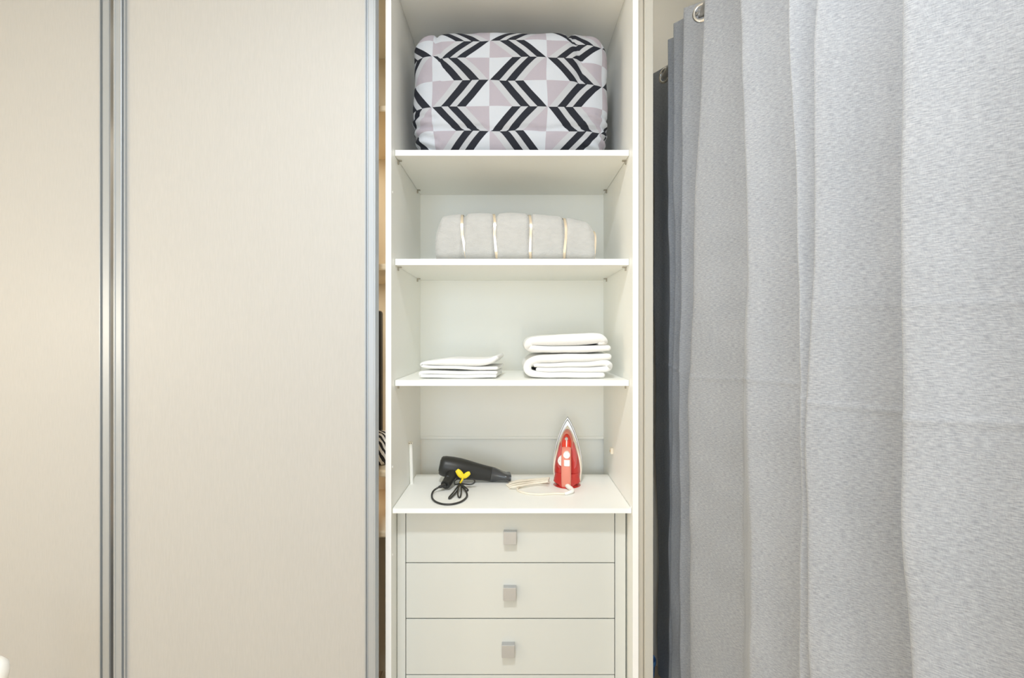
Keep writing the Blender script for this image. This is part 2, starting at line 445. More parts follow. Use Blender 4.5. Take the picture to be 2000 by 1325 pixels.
for i, (ya, yb) in enumerate(rows):
    z1, z0 = zpx(ya), zpx(yb)
    if i == 0: z1 = ZBB - .004
    if i == 4: z0 = 0.02
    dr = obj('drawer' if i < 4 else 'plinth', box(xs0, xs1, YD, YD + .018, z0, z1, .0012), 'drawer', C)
    if i < 4: obj('drawer_box', box(xs0 + .02, xs1 - .02, YD + .0185, 2.0, z0 + .02, z1 - .03), 'cream', dr)
    if knobs[i]:
        kx, k0, k1 = knobs[i]
        Yk = YD - .0215
        x = (kx - 1000) * Yk / F; za, zb = zpx(k0, Yk), zpx(k1, Yk); hw = 12.6 * Yk / F
        b = box(x - hw, x + hw, Yk, Yk + .007, zb, za, .0006)
        box(x - hw * .98, x + hw * .98, Yk + .0068, YD, zb + .012, za - .0003, bm=b)
        kn = obj('knob', b, 'steel', dr)
        if i == 2: tag(kn, 'square metal knob turned slightly askew')

# white plastic rod standing on the board against the left side
b = tube([Vector((-.3715, 1.926, ZBT + .0005)), Vector((-.3725, 1.91, CAMZ - .40))], .0065, 12)
rod = obj('plastic_rod', b, 'white_plastic', None, at=(-.3715, 1.926, ZBT)); shade_auto(rod)
tag(rod, 'thin white plastic rod leaning in the left corner of the lowest bay', 'rod')
b = tube([Vector((-.3725, 1.91, CAMZ - .3998)), Vector((-.3726, 1.9095, CAMZ - .393))], .0075, 12)
cp = obj('end_cap', b, 'ivory', rod)
for dx in (-.003, .003):
    b = tube([Vector((-.3725 + dx, 1.9035, CAMZ - .3965)), Vector((-.3725 + dx, 1.9015, CAMZ - .3965))], .0016, 8)
    obj('pin_hole', b, 'dark', cp)

# ------------------------------------------------------------------ comforter
def rounded_box(half, r, n):
    """dense rounded box: returns bmesh and per-vertex (inner point, direction)"""
    b = bmesh.new(); info = {}
    a = Vector(half); inn = Vector((a.x - r, a.y - r, a.z - r)); key = {}
    def vert(p):
        k = (round(p.x, 5), round(p.y, 5), round(p.z, 5))
        if k in key: return key[k]
        q = Vector([max(-inn[i], min(inn[i], p[i] * a[i])) for i in range(3)])
        d = Vector([p[i] * a[i] - q[i] for i in range(3)])
        d.normalize()
        v = b.verts.new(q + d * r); key[k] = v; info[v] = (q, d); return v
    for ax in range(3):
        u, w_ = (ax + 1) % 3, (ax + 2) % 3
        for s in (-1, 1):
            for i in range(n):
                for j in range(n):
                    c = []
                    for di, dj in ((0, 0), (1, 0), (1, 1), (0, 1)):
                        p = Vector((0, 0, 0)); p[ax] = s
                        p[u] = math.sin((-1 + 2 * (i + di) / n) * math.pi / 2) * .5 + (-1 + 2 * (i + di) / n) * .5
                        p[w_] = math.sin((-1 + 2 * (j + dj) / n) * math.pi / 2) * .5 + (-1 + 2 * (j + dj) / n) * .5
                        c.append(vert(p))
                    b.faces.new(c)
    return b, info
def comforter():
    zsh = CAMZ + .6005
    hx, hy, hz = .328, .185, .214
    cx, cy, cz = -.0065, 1.745 + hy, zsh + hz + .001
    b, info = rounded_box((hx, hy, hz), .062, 64)
    uvs = {}
    for v in b.verts:
        q, d = info[v]
        th = math.asin(max(-1, min(1, d.z))); ph = math.asin(max(-1, min(1, d.x)))
        u = cx + q.x + .062 * ph; vv = cz + q.z + .062 * th
        if d.z > .999 or d.z < -.999: vv += (q.y + hy) * (1 if d.z > 0 else -1)
        if abs(d.x) > .999: u += (q.y + hy) * (1 if d.x > 0 else -1)
        p = v.co.copy(); fx = p.x / hx; fz = p.z / hz
        # sagging bundle: sides bow out in the middle, the foot is tucked in, the top is slightly domed
        sx = 1 + .018 * (1 - fz * fz) - .022 * max(0, -fz - .45) / .55
        x = p.x * sx
        z = p.z + (.016 * (1 - fx * fx) - .004 if fz > 0 else 0) * max(0, fz)
        y = p.y
        front = max(0, -p.y / hy)
        y -= front * .020 * (1 - fx ** 4) * (1 - fz ** 4)
        w0 = Vector((x + cx, y + cy, z + cz))
        nn = noise.noise(Vector((x * 7, y * 7, z * 9))) * .007 + noise.noise(Vector((x * 22, y * 22, z * 26 + 5))) * .0028
        off = d * nn
        # folded flap at the upper right and a small one at the upper left, tuck along the bottom
        xr = .215 + .02 * math.sin(z * 20)
        g = math.exp(-((x - xr) / .009) ** 2) * max(0, min(1, (z + .02) / .10))
        off += d * (-.012 * g)
        if x > xr and z > 0: vv += .014 * min(1, (x - xr) / .006) * min(1, z / .06)
        xl = -.235 + .015 * math.sin(z * 26)
        g = math.exp(-((x - xl) / .008) ** 2) * max(0, min(1, (z - .04) / .08))
        off += d * (-.009 * g)
        if x < xl and z > .02: vv -= .012 * min(1, (xl - x) / .006) * min(1, (z - .02) / .06)
        zt = -.118 - .012 * (1 - abs(fx)) + .004 * math.sin(x * 40)
        g = math.exp(-((z - zt) / .007) ** 2)
        off += Vector((0, 1, 0)) * (.009 * g * front)
        if z < zt: vv -= .004
        # corner gathers low down
        if fz < -.35 and abs(fx) > .75:
            off += d * (.005 * math.sin(z * 190 + x * 60))
        vv += 2.5 * max(0, z - .045) ** 2 * front
        u += .004 * noise.noise(Vector((x * 9, 3, z * 9))); vv += .004 * noise.noise(Vector((x * 8, 9, z * 8)))
        co = w0 + off
        co.z = max(co.z, zsh + .0006); co.y = min(co.y, YBK - .01)
        v.co = co; uvs[v.index] = None; info[v] = (u, vv)
    b.verts.index_update()
    lst = [info[v] for v in b.verts]
    at = (cx, cy, zsh)
    o = obj('comforter', b, chevron_mat(-.0745, .1885, 2.2445, .0835), None, smooth=True, at=at)
    ul = o.data.uv_layers.new(name='UVMap')
    for lp in o.data.loops: ul.data[lp.index].uv = lst[lp.vertex_index]
    tag(o, 'bulky folded comforter with black, white and lilac chevron print on the top shelf', 'comforter')
comforter()

# ------------------------------------------------------------------ cream plush blanket with satin ribbons
def blanket():
    zsh = CAMZ + .2475; Y0 = 1.755; dep = .30
    x0, x1 = -.2625, .2855
    rib = [(-.166, .010), (-.058, .005), (.0625, .0), (.181, -.002)]
    top = [(x0, .125), (-.24, .174), (-.19, .181), (-.10, .185), (-.02, .185), (.06, .182), (.14, .176), (.21, .166), (.262, .150), (x1, .120)]
    def hgt(x):
        for (a, ha), (c, hc) in zip(top, top[1:]):
            if a <= x <= c:
                t = (x - a) / (c - a); return ha + (hc - ha) * t
        return top[-1][1]
    NS = 44
    def section(x, extra=0.0, dip=True):
        e = min(1, (x - x0) / .035, (x1 - x) / .030); e = max(0, e); e = math.sqrt(1 - (1 - e) ** 2)
        pinch = 0
        if dip:
            for rx, sl in rib: pinch += math.exp(-((x - rx) / .0085) ** 2)
        h = hgt(x); pts = []
        for k in range(NS):
            a = 2 * math.pi * k / NS
            c, s = math.cos(a), math.sin(a)
            n = 3.2
            ex = math.copysign(abs(c) ** (2 / n), c); ez = math.copysign(abs(s) ** (2 / n), s)
            ry = dep / 2 * (.86 + .14 * e) - .009 * pinch + extra; rz = h / 2 * (.72 + .28 * e) - .011 * pinch + extra
            yy = Y0 + dep / 2 + ry * ex; zz = zsh + h / 2 + rz * ez
            if s < 0: zz = zsh + .0008 + max(0, (zz - zsh) * .55 + (1 - e) * .004)
            if s < 0 and c < 0: yy -= .006 * abs(s)
            q = Vector((x, yy, zz))
            if dip:
                q += Vector((noise.noise(Vector((x * 11, yy * 11, zz * 11))) * .003, noise.noise(Vector((x * 16, zz * 16, 7))) * .005,
                             noise.noise(Vector((x * 14, yy * 14, 3))) * .0035 * (1 if s > 0 else 0)))
            q.z = max(q.z, zsh + .0006)
            pts.append(q)
        return pts
    N = 150
    rings = [section(x0 + (x1 - x0) * i / N) for i in range(N + 1)]
    b = loft(rings)
    root_o = obj('blanket', b, 'plush', None, smooth=True, at=(0.01, Y0 + dep / 2, zsh))
    tag(root_o, 'rolled cream plush blanket with shiny satin ribbon stripes on the middle shelf', 'blanket')
    for j, (rx, sl) in enumerate(rib + [(.2815, 0)]):
        b = bmesh.new(); L = []
        wd = .0043 if j < 4 else .003
        for k in range(3, NS - 2):
            rowv = []
            for s in (-1, 1):
                sec = section(rx, extra=-.0035 if j < 4 else .004, dip=False)
                p = sec[k].copy()
                hf = (p.z - zsh) / .18
                p.x = rx + s * wd + sl * (1.0 - 2 * hf) + .002 * math.sin(hf * 9 + j)
                p.z += .001
                rowv.append(p)
            L.append(rowv)
        # a thin band with thickness
        cen = Vector((rx, Y0 + dep / 2, zsh + .08))
        prev = None
        for A, B in L:
            na = (A - cen); na.x = 0; na.normalize()
            q = [b.verts.new(A), b.verts.new(B), b.verts.new(B - na * .0015), b.verts.new(A - na * .0015)]
            if prev:
                for i in range(4): b.faces.new((prev[i], prev[(i + 1) % 4], q[(i + 1) % 4], q[i]))
            else: b.faces.new(q)
            prev = q
        b.faces.new(prev[::-1])
        shade_auto(obj('ribbon', b, 'satin', root_o), 50)
blanket()

# ------------------------------------------------------------------ towels
def fold_mesh(paths, Yf, depth, seed, bm=None, skew=0.0):
    """each path: list of (px, py, half-thickness px) in the front plane; swept back over `depth` as soft cloth"""
    b = bm or bmesh.new(); s = Yf / F
    for path in paths:
        P3 = spline([Vector((p[0], p[1], p[2] * 1.07)) for p in path], 7)
        n = len(P3); out = []
        L, Rr = [], []
        for i, p in enumerate(P3):
            t = P3[min(i + 1, n - 1)] - P3[max(i - 1, 0)]; t.z = 0; t.normalize()
            nx, ny = -t.y, t.x
            L.append((p.x + nx * p.z, p.y + ny * p.z)); Rr.append((p.x - nx * p.z, p.y - ny * p.z))
        def cap(p, t, h, flip):
            r = []
            for k in range(1, 6):
                a = math.pi * k / 6
                c, q = math.cos(a), math.sin(a)
                r.append((p.x + (-t.y) * h * c * flip + t.x * h * q * flip, p.y + t.x * h * c * flip + t.y * h * q * flip))
            return r
        te = (P3[-1] - P3[-2]); te.z = 0; te.normalize(); ts = (P3[1] - P3[0]); ts.z = 0; ts.normalize()
        loop = L + cap(P3[-1], te, P3[-1].z, 1) + Rr[::-1] + cap(P3[0], ts, P3[0].z, -1)
        rings = []; NY = 14
        for j in range(NY + 1):
            f = j / NY; y = Yf + depth * f
            sh = 0.86 if j in (0, NY) else 1.0
            ring = []
            for (px, py) in loop:
                x = (px - 1000) * s; z = CAMZ - (py - 655) * s
                x += skew * f + noise.noise(Vector((z * 30 + seed, y * 12, x * 6))) * .0025
                z += noise.noise(Vector((x * 14, y * 14, seed + z * 10))) * .0022
                yy = y + noise.noise(Vector((x * 18, z * 40, seed + 4))) * .004
                ring.append(Vector((x, yy, z)))
            if j in (0, NY):
                # round the open edge: pull the outline towards the sheet's centre line
                m = len(L); k1 = m; cc = []
                for idx, v in enumerate(ring):
                    cc.append(v)
                for idx in range(m):
                    io = m + 5 + (m - 1 - idx)
                    a_, c_ = ring[idx].copy(), ring[io].copy(); mid = (a_ + c_) / 2
                    cc[idx] = mid + (a_ - mid) * .88; cc[io] = mid + (c_ - mid) * .88
                ring = cc
                dy = -.0035 if j == 0 else .0035
                for v in ring: v.y += dy
            rings.append(ring)
        m = len(L); vs = [[b.verts.new(p) for p in r] for r in rings]; N = len(loop)
        for A, B in zip(vs, vs[1:]):
            for k in range(N): b.faces.new((A[k], A[(k + 1) % N], B[(k + 1) % N], B[k]))
        for V, fl in ((vs[0], 1), (vs[-1], -1)):
            for k in range(m - 1):
                q = [V[k], V[k + 1], V[m + 5 + (m - 1 - (k + 1))], V[m + 5 + (m - 1 - k)]]
                b.faces.new(q)
            ce = [V[m - 1]] + [V[m + i] for i in range(5)] + [V[m + 5]]
            b.faces.new(ce)
            cs = [V[2 * m + 4]] + [V[2 * m + 5 + i] for i in range(5)] + [V[0]]
            b.faces.new(cs)
    return b
zs3 = CAMZ - .146
def towel(paths, Yf, depth, seed, label, floor_z, skew=0.0):
    b = fold_mesh(paths, Yf, depth, seed, skew=skew)
    zmin = min(v.co.z for v in b.verts)
    for v in b.verts: v.co.z += floor_z + .0004 - zmin
    top = max(v.co.z for v in b.verts)
    c = sum((v.co for v in b.verts), Vector()) / len(b.verts)
    o = obj('towel', b, 'towel', None, smooth=True, at=(c.x, c.y, floor_z))
    tag(o, label, 'towel', 'folded white towels')
    return o
# thick bath towels on the right
t1 = towel([[(1188, 698.5, 5.8), (1150, 701, 7.3), (1100, 702, 7.8), (1055, 703, 7.5), (1036, 710, 7.5), (1030.5, 720, 7.5), (1036, 731, 7), (1055, 734, 6), (1110, 734.5, 5.5), (1150, 734.5, 5.5), (1176, 734.5, 5.2)],
       [(1046, 715.2, 4.2), (1100, 714.8, 4.6), (1150, 713.5, 5.1), (1180, 711, 6), (1189.5, 715, 6.5), (1186, 722, 5.8), (1160, 724.0, 5), (1100, 724.2, 4.5), (1052, 724.0, 4.2)]],
      1.742, .29, 3, 'thick white bath towel at the bottom of the right-hand pile', zs3)
towel_top = max(v.co.z for v in t1.data.vertices) + zs3
towel([[(1187, 687.5, 5.5), (1160, 689, 6.2), (1120, 690, 6.4), (1070, 690, 6.4), (1045, 690, 7), (1033, 685.5, 7.4), (1035, 677.5, 8), (1050, 674, 8.8), (1090, 672.5, 10), (1130, 671, 10.6), (1158, 669, 10), (1174, 669, 8.6), (1181, 675.5, 6), (1172, 678.6, 3.2)]],
      1.742, .28, 11, 'thick white bath towel on top of the right-hand pile', towel_top - .0003)
# thin hand towels on the left
t2 = towel([[(967, 736.0, 3.1), (930, 736.0, 3.4), (870, 736.0, 3.4), (828, 735.8, 3.4), (821, 732.4, 3.2), (827, 728.9, 3.3), (870, 729.0, 3.4), (930, 729.4, 3.3), (968, 729.6, 3.1)]],
      1.742, .20, 21, 'thin white hand towel at the bottom of the left-hand pile', zs3, skew=.014)
towel_top2 = max(v.co.z for v in t2.data.vertices) + zs3
towel([[(969, 722.6, 3.0), (930, 722.6, 3.2), (880, 721.0, 3.2), (835, 719.2, 3.0), (823.5, 716.2, 3.0), (828, 712.6, 3.2), (850, 711.4, 4.6), (875, 710.8, 6.6), (910, 711.4, 6.6), (940, 711.0, 6.4), (958, 708.0, 5.4), (968, 702.0, 4.2)]],
      1.742, .19, 31, 'thin white hand towel with a raised corner atop the left-hand pile', towel_top2 + .0001, skew=.016)

# ------------------------------------------------------------------ hair dryer
def hair_dryer():
    zb = ZBT
    A = Vector((-.268, 1.930, .9165)); B = Vector((-.081, 1.950, .879)); E = Vector((-.006, 1.958, .8665))
    H = root('hair_dryer', (-.15, 1.92, zb), 'black hair dryer lying on the white board with its cord tied', 'hair dryer')
    ax = (B - A).normalized(); up = Vector((0, 0, 1)); up = (up - ax * up.dot(ax)).normalized(); sd = ax.cross(up)
    L = (B - A).length
    def ring(c, ry, rz, n=28, ex=2.0):
        r = []
        for k in range(n):
            a = 2 * math.pi * k / n; cc, ss = math.cos(a), math.sin(a)
            r.append(c + sd * (math.copysign(abs(cc) ** (2 / ex), cc) * ry) + up * (math.copysign(abs(ss) ** (2 / ex), ss) * rz))
        return r
    prof = [(0, .020), (.001, .029), (.006, .0345), (.018, .0375), (.045, .0390), (.075, .0385), (.105, .0355), (.135, .0315), (.165, .0285), (L, .0265)]
    rs = [ring(A + ax * s, r, r) for s, r in prof]
    body = obj('barrel', loft(rs), 'black', H, smooth=True); shade_auto(body, 50)
    for q in range(5):
        rr = .005 + q * .0038
        tp = [A - ax * .0005 + sd * (math.cos(a) * rr) + up * (math.sin(a) * rr) for a in [2 * math.pi * i / 20 for i in range(20)]]
        obj('grille_ring', tube(tp, .0009, 6, closed=True), 'black_gloss', body, smooth=True)
    # concentrator nozzle: round socket flattening to a slot with a flared lip
    nx = (E - B).normalized()
    ns = [(0, .0272, .0272, 2), (.012, .0268, .0262, 2), (.030, .028, .0205, 2.4), (.048, .031, .0135, 3), (.062, .033, .0105, 3.5), (.066, .036, .0120, 3.5), (.074, .037, .0128, 3.5)]
    rs = [ring(B + ax * .0008 + nx * s, a, c, 28, e) for s, a, c, e in ns]
    rs += [ring(B + nx * .0741, .034, .0095, 28, 3.5), ring(B + nx * .055, .030, .0075, 28, 3.5)]
    nz = obj('nozzle', loft(rs), 'black_gloss', H, smooth=True); shade_auto(nz, 40)
    # handle, folded forward and resting on the board
    hp = spline([Vector((-.215, 1.925, .900)), Vector((-.222, 1.893, .887)), Vector((-.230, 1.862, .8755)), Vector((-.2365, 1.840, .8690))], 6)
    hd = obj('handle', tube(hp, lambda f: .0215 - .0045 * f, 20, flat=.92, up=(0, 0, 1)), 'black', H, smooth=True); shade_auto(hd, 50)
    obj('switch', box(-.2345, -.2255, 1.860, 1.878, .8880, .8960, .002), 'black_gloss', hd)
    # strain relief and cord
    c0 = Vector((-.2375, 1.838, .8690))
    rel = spline([c0, Vector((-.246, 1.829, .8685)), Vector((-.256, 1.821, .867))], 5)
    obj('strain_relief', tube(rel, lambda f: .0085 - .0042 * f, 12), 'cord_black', H, smooth=True)
    def bp(x, y, lift=0.0):
        z = zb + .0036 + lift; Y = (CAMZ - z) * F / (y - 655)
        return Vector(((x - 1000) * Y / F, Y, z))
    pts = [Vector((-.256, 1.821, .867)), bp(848, 958, .006), bp(843.5, 966, .001), bp(845, 975), bp(853, 981.5), bp(867, 985.3), bp(884, 985), bp(900, 980.5), bp(910, 973), bp(912, 965, .002), bp(906, 953, .010), bp(899, 944, .022)]
    obj('cord', tube(spline(pts, 8), .0032, 10), 'cord_black', H, smooth=True)
    K = bp(899, 944, .022)
    def loop(ps): return obj('cord_loop', tube(spline(ps, 7, True), .0026, 8, closed=True), 'cord_black', H, smooth=True)
    K2 = K + Vector((.004, -.004, .012))
    loop([K, bp(889, 947, .014), bp(888, 940, .035), bp(895, 936, .03), K2])                       # left ear
    loop([K, bp(912, 946.5, .012), bp(922, 946, .012), bp(927.5, 941.5, .02), bp(924, 936.5, .03), bp(913, 936, .032), K2])    # right ear
    loop([K, bp(888, 959, .006), bp(877, 972, .0), bp(880, 973.5, .0), bp(892, 960, .006)])         # tails
    loop([K, bp(894, 960, .008), bp(895.5, 971, .0), bp(899, 971, .0), bp(901, 958, .008)])
    loop([K + Vector((.002, 0, 0)), bp(906, 950, .012), bp(914, 957, .0), bp(911, 959, .0), bp(902, 951, .010)])
    # yellow twist tie with two wings
    T0 = K + Vector((.003, -.006, .024))
    def wing(ps, r):
        o = obj('cord_tie', tube(spline(ps, 6), r, 10, flat=.45, up=(0, -1, .2)), 'yellow', H, smooth=True)
        return o
    s = T0.y / F
    def tp(x, y): return Vector(((x - 1000) * s, T0.y, CAMZ - (y - 655) * s))
    wing([tp(892, 918.5), tp(896, 923), tp(900, 928), tp(904, 932)], lambda f: .0095 * (.55 + .9 * math.sin(math.pi * (.12 + .7 * f))) * .8)
    wing([tp(918, 924), tp(914, 926), tp(909, 930), tp(905, 932.5)], lambda f: .0080 * (.5 + .9 * math.sin(math.pi * (.12 + .7 * f))) * .8)
    obj('tie_knot', tube(spline([tp(904, 931), tp(903, 937), K + Vector((0, -.003, .002))], 5), .004, 10), 'yellow', H, smooth=True)
hair_dryer()

# ------------------------------------------------------------------ steam iron standing on its heel
def iron():
    zb = ZBT
    base = Vector((.201, 1.905, zb))
    I = root('steam_iron', base, 'red and coral steam iron standing upright on its heel, cream cord', 'iron')
    rz = R(-9); lean = R(3)
    def T(x, y, z):      # x: across, y: from soleplate (0) towards the handle (+ = towards the camera), z: up
        y2 = -y + .055; z2 = z
        yy = y2 * math.cos(lean) + z2 * math.sin(lean) * .6
        X = x * math.cos(rz) - yy * math.sin(rz); Y = x * math.sin(rz) + yy * math.cos(rz)
        return base + Vector((X, Y, z2))
    LEN = .243
    def halfw(s, w=.056):      # pointed arch
        return w * max(0, (1 - max(0, (s - .22) / .78) ** 1.75)) ** .86 * (1 - .10 * max(0, .22 - s) / .22)
    def outline(w, z0, z1, n=26, cx=0.0):
        r = [];
        for i in range(n + 1):
            s = i / n; r.append((cx + halfw(s, w), z0 + (z1 - z0) * s))
        for i in range(n - 1, -1, -1):
            s = i / n; r.append((cx - halfw(s, w), z0 + (z1 - z0) * s))
        return r
    def slab(name, m, layers, parent=I, ang=45):
        rs = [[T(x, y, z) for x, z in outline(w, z0, z1, cx=cx)] for (y, w, z0, z1, cx) in layers]
        o = obj(name, loft(rs), m, parent); shade_auto(o, ang); return o
    slab('soleplate', 'sole', [(0, .0545, .004, LEN - .002, 0), (.001, .0558, .003, LEN, 0), (.007, .056, .003, LEN, 0), (.009, .055, .004, LEN - .003, 0)])
    slab('skirt', 'ivory', [(.0092, .0535, .001, LEN - .034, 0), (.012, .0545, .0005, LEN - .030, 0), (.022, .053, .0005, LEN - .038, 0), (.026, .0505, .001, LEN - .044, 0)])
    slab('heat_shield', 'sole', [(.0092, .0515, .012, LEN - .008, 0), (.0135, .048, .02, LEN - .013, 0)])
    body = slab('body', 'red', [(.026, .0485, .002, .192, 0), (.034, .047, .001, .188, 0), (.046, .0425, .0005, .180, 0), (.056, .035, .0008, .168, 0), (.062, .026, .004, .150, 0)])
    # tank windows, a lobe each side of the handle
    for sx in (-1, 1):
        rs = []
        for (dy, k) in ((-.004, 1.0), (.004, .95), (.009, .78), (.011, .5)):
            ring = []
            for i in range(24):
                a = 2 * math.pi * i / 24
                ring.append(T(sx * .0235 + math.cos(a) * .0125 * k - sx * .003 * math.sin(a), .050 + dy - .004 * abs(math.cos(a)), .098 + math.sin(a) * .062 * k))
            rs.append(ring)
        t = obj('water_tank', loft(rs), 'tank', body); shade_auto(t, 60)
    # heel foot, wide at the bottom
    rs = []
    for (z, wx, y0, y1) in ((.0003, .050, .012, .100), (.004, .034, .010, .102), (.014, .049, .014, .098), (.045, .043, .022, .075)):
        ring = []
        for i in range(32):
            a = 2 * math.pi * i / 32; c, s = math.cos(a), math.sin(a)
            ring.append(T(math.copysign(abs(c) ** .6, c) * wx * (1 - .45 * max(0, s)), (y0 + y1) / 2 + math.copysign(abs(s) ** .75, s) * (y1 - y0) / 2, z))
        rs.append(ring)
    h = obj('heel', loft(rs), 'red', I); shade_auto(h, 50)
    # nose housing in bright red with coral rim and metal spray nozzle
    def housing(name, m, w, y0, y1, z0, z1, parent):
        rs = []
        for (y, k) in ((y0, 1.0), (y1 - .010, 1.0), (y1 - .003, .93), (y1, .74)):
            ring = []
            for i in range(30):
                a = 2 * math.pi * i / 30; c, s = math.cos(a), math.sin(a)
                zc = (z0 + z1) / 2; hz = (z1 - z0) / 2
                ring.append(T(math.copysign(abs(c) ** .8, c) * w * k * (1 - .28 * max(0, s)), y, zc + s * hz * k))
            rs.append(ring)
        o = obj(name, loft(rs), m, parent); shade_auto(o, 50); return o
    rim = housing('nose_rim', 'coral', .0225, .024, .066, .118, .200, I)
    nose = housing('nose', 'red_bright', .0185, .060, .082, .122, .190, I)
    sp = obj('spray_nozzle', tube([T(0, .079, .176), T(0, .089, .1755)], .0055, 14), 'steel', nose); shade_auto(sp)
    obj('spray_stem', box(-.0016, .0016, -.003, .003, 0, .026), 'white_plastic', nose)
    st = [ob for ob in I.children_recursive if ob.name.startswith('spray_stem')][0]
    for v in st.data.vertices:
        c = v.co + origin(st); v.co = T(c.x, .083 + c.y, .146 + c.z) - origin(nose)
    # handle: flat bar arching from nose to heel
    hp = spline([T(0, .070, .140), T(0, .090, .132), T(0, .100, .112), T(0, .104, .080), T(0, .103, .045), T(0, .097, .018), T(0, .088, .004)], 7)
    tn = T(0, 1, 0) - T(0, 0, 0)
    b = bmesh.new(); rings = []
    sdv = (T(1, 0, 0) - T(0, 0, 0)).normalized()
    for i, p in enumerate(hp):
        t = (hp[min(i + 1, len(hp) - 1)] - hp[max(i - 1, 0)]).normalized(); nn = t.cross(sdv).normalized()
        f = i / (len(hp) - 1); wx = .0165 + .001 * math.sin(f * 3); th = .009
        ring = []
        for k in range(20):
            a = 2 * math.pi * k / 20; c, s = math.cos(a), math.sin(a)
            ring.append(p + sdv * (math.copysign(abs(c) ** .5, c) * wx) + nn * (math.copysign(abs(s) ** .7, s) * th))
        rings.append(ring)
    for r in rings:
        for v in r: v.z = max(v.z, zb + .001)
    hd = obj('handle', loft(rings, b), 'coral', I); shade_auto(hd, 50)
    # buttons and thermostat dial
    bt = obj('steam_button', tube([T(.002, .098, .1235), T(.002, .114, .1225)], .0118, 20), 'white_plastic', hd); shade_auto(bt)
    rs = []
    for (y, k) in ((.104, 1), (.113, 1), (.116, .85)):
        rs.append([T(.003 + x * k, y, .097 + z * k) for x, z in ((-.0105, -.012), (-.0085, -.014), (.0085, -.014), (.0105, -.012), (.0105, .008), (-.0105, .008))])
    obj('spray_button', loft(rs), 'white_plastic', hd)
    dl = obj('thermostat_dial', tube([T(-.012, .058, .092), T(-.012, .074, .092)], .020, 28), 'white_plastic', I); shade_auto(dl)
    obj('dial_mark', tube([T(-.026, .0738, .092), T(-.026, .0752, .092)], .002, 10), 'steel', dl)
    # cord: sleeve at the heel, one long sweep and a hank of strands
    def bp(x, y, lift=0.0):
        z = zb + .0036 + lift; Y = (CAMZ - z) * F / (y - 655)
        return Vector(((x - 1000) * Y / F, Y, z))
    g0 = T(.003, .100, .012)
    slv = spline([g0, bp(1118, 958, .006), bp(1110, 963, .003), bp(1103, 965, .001)], 6)
    obj('cord_sleeve', tube(slv, lambda f: .0085 - .0042 * f, 12), 'white_plastic', I, smooth=True)
    pts = [bp(1103, 965, .001), bp(1085, 964.5), bp(1060, 966), bp(1040, 965.5), bp(1022, 962.5), bp(1011, 957.5), bp(1014, 952), bp(1035, 946), bp(1060, 943.5), bp(1074, 942.5)]
    obj('cord', tube(spline(pts, 8), .0034, 10), 'cord_white', I, smooth=True)
    rnd = random.Random(5)
    for i in range(6):
        f = i / 5
        lo = .0005 + .0062 * (i % 2)
        ps = [bp(1073 - 2 * f, 934 + 7 * f, .010 + lo), bp(1045, 936.5 + 8 * f, lo), bp(1016 + 3 * f, 939 + 9.5 * f, lo + .002), bp(1000 + 2 * f, 942.5 + 9 * f, lo), bp(989.5 + 6 * f, 948 + 5.0 * f, lo * .3)]
        obj('cord_strand', tube(spline(ps, 7), .0034, 10), 'cord_white', I, smooth=True)
iron()

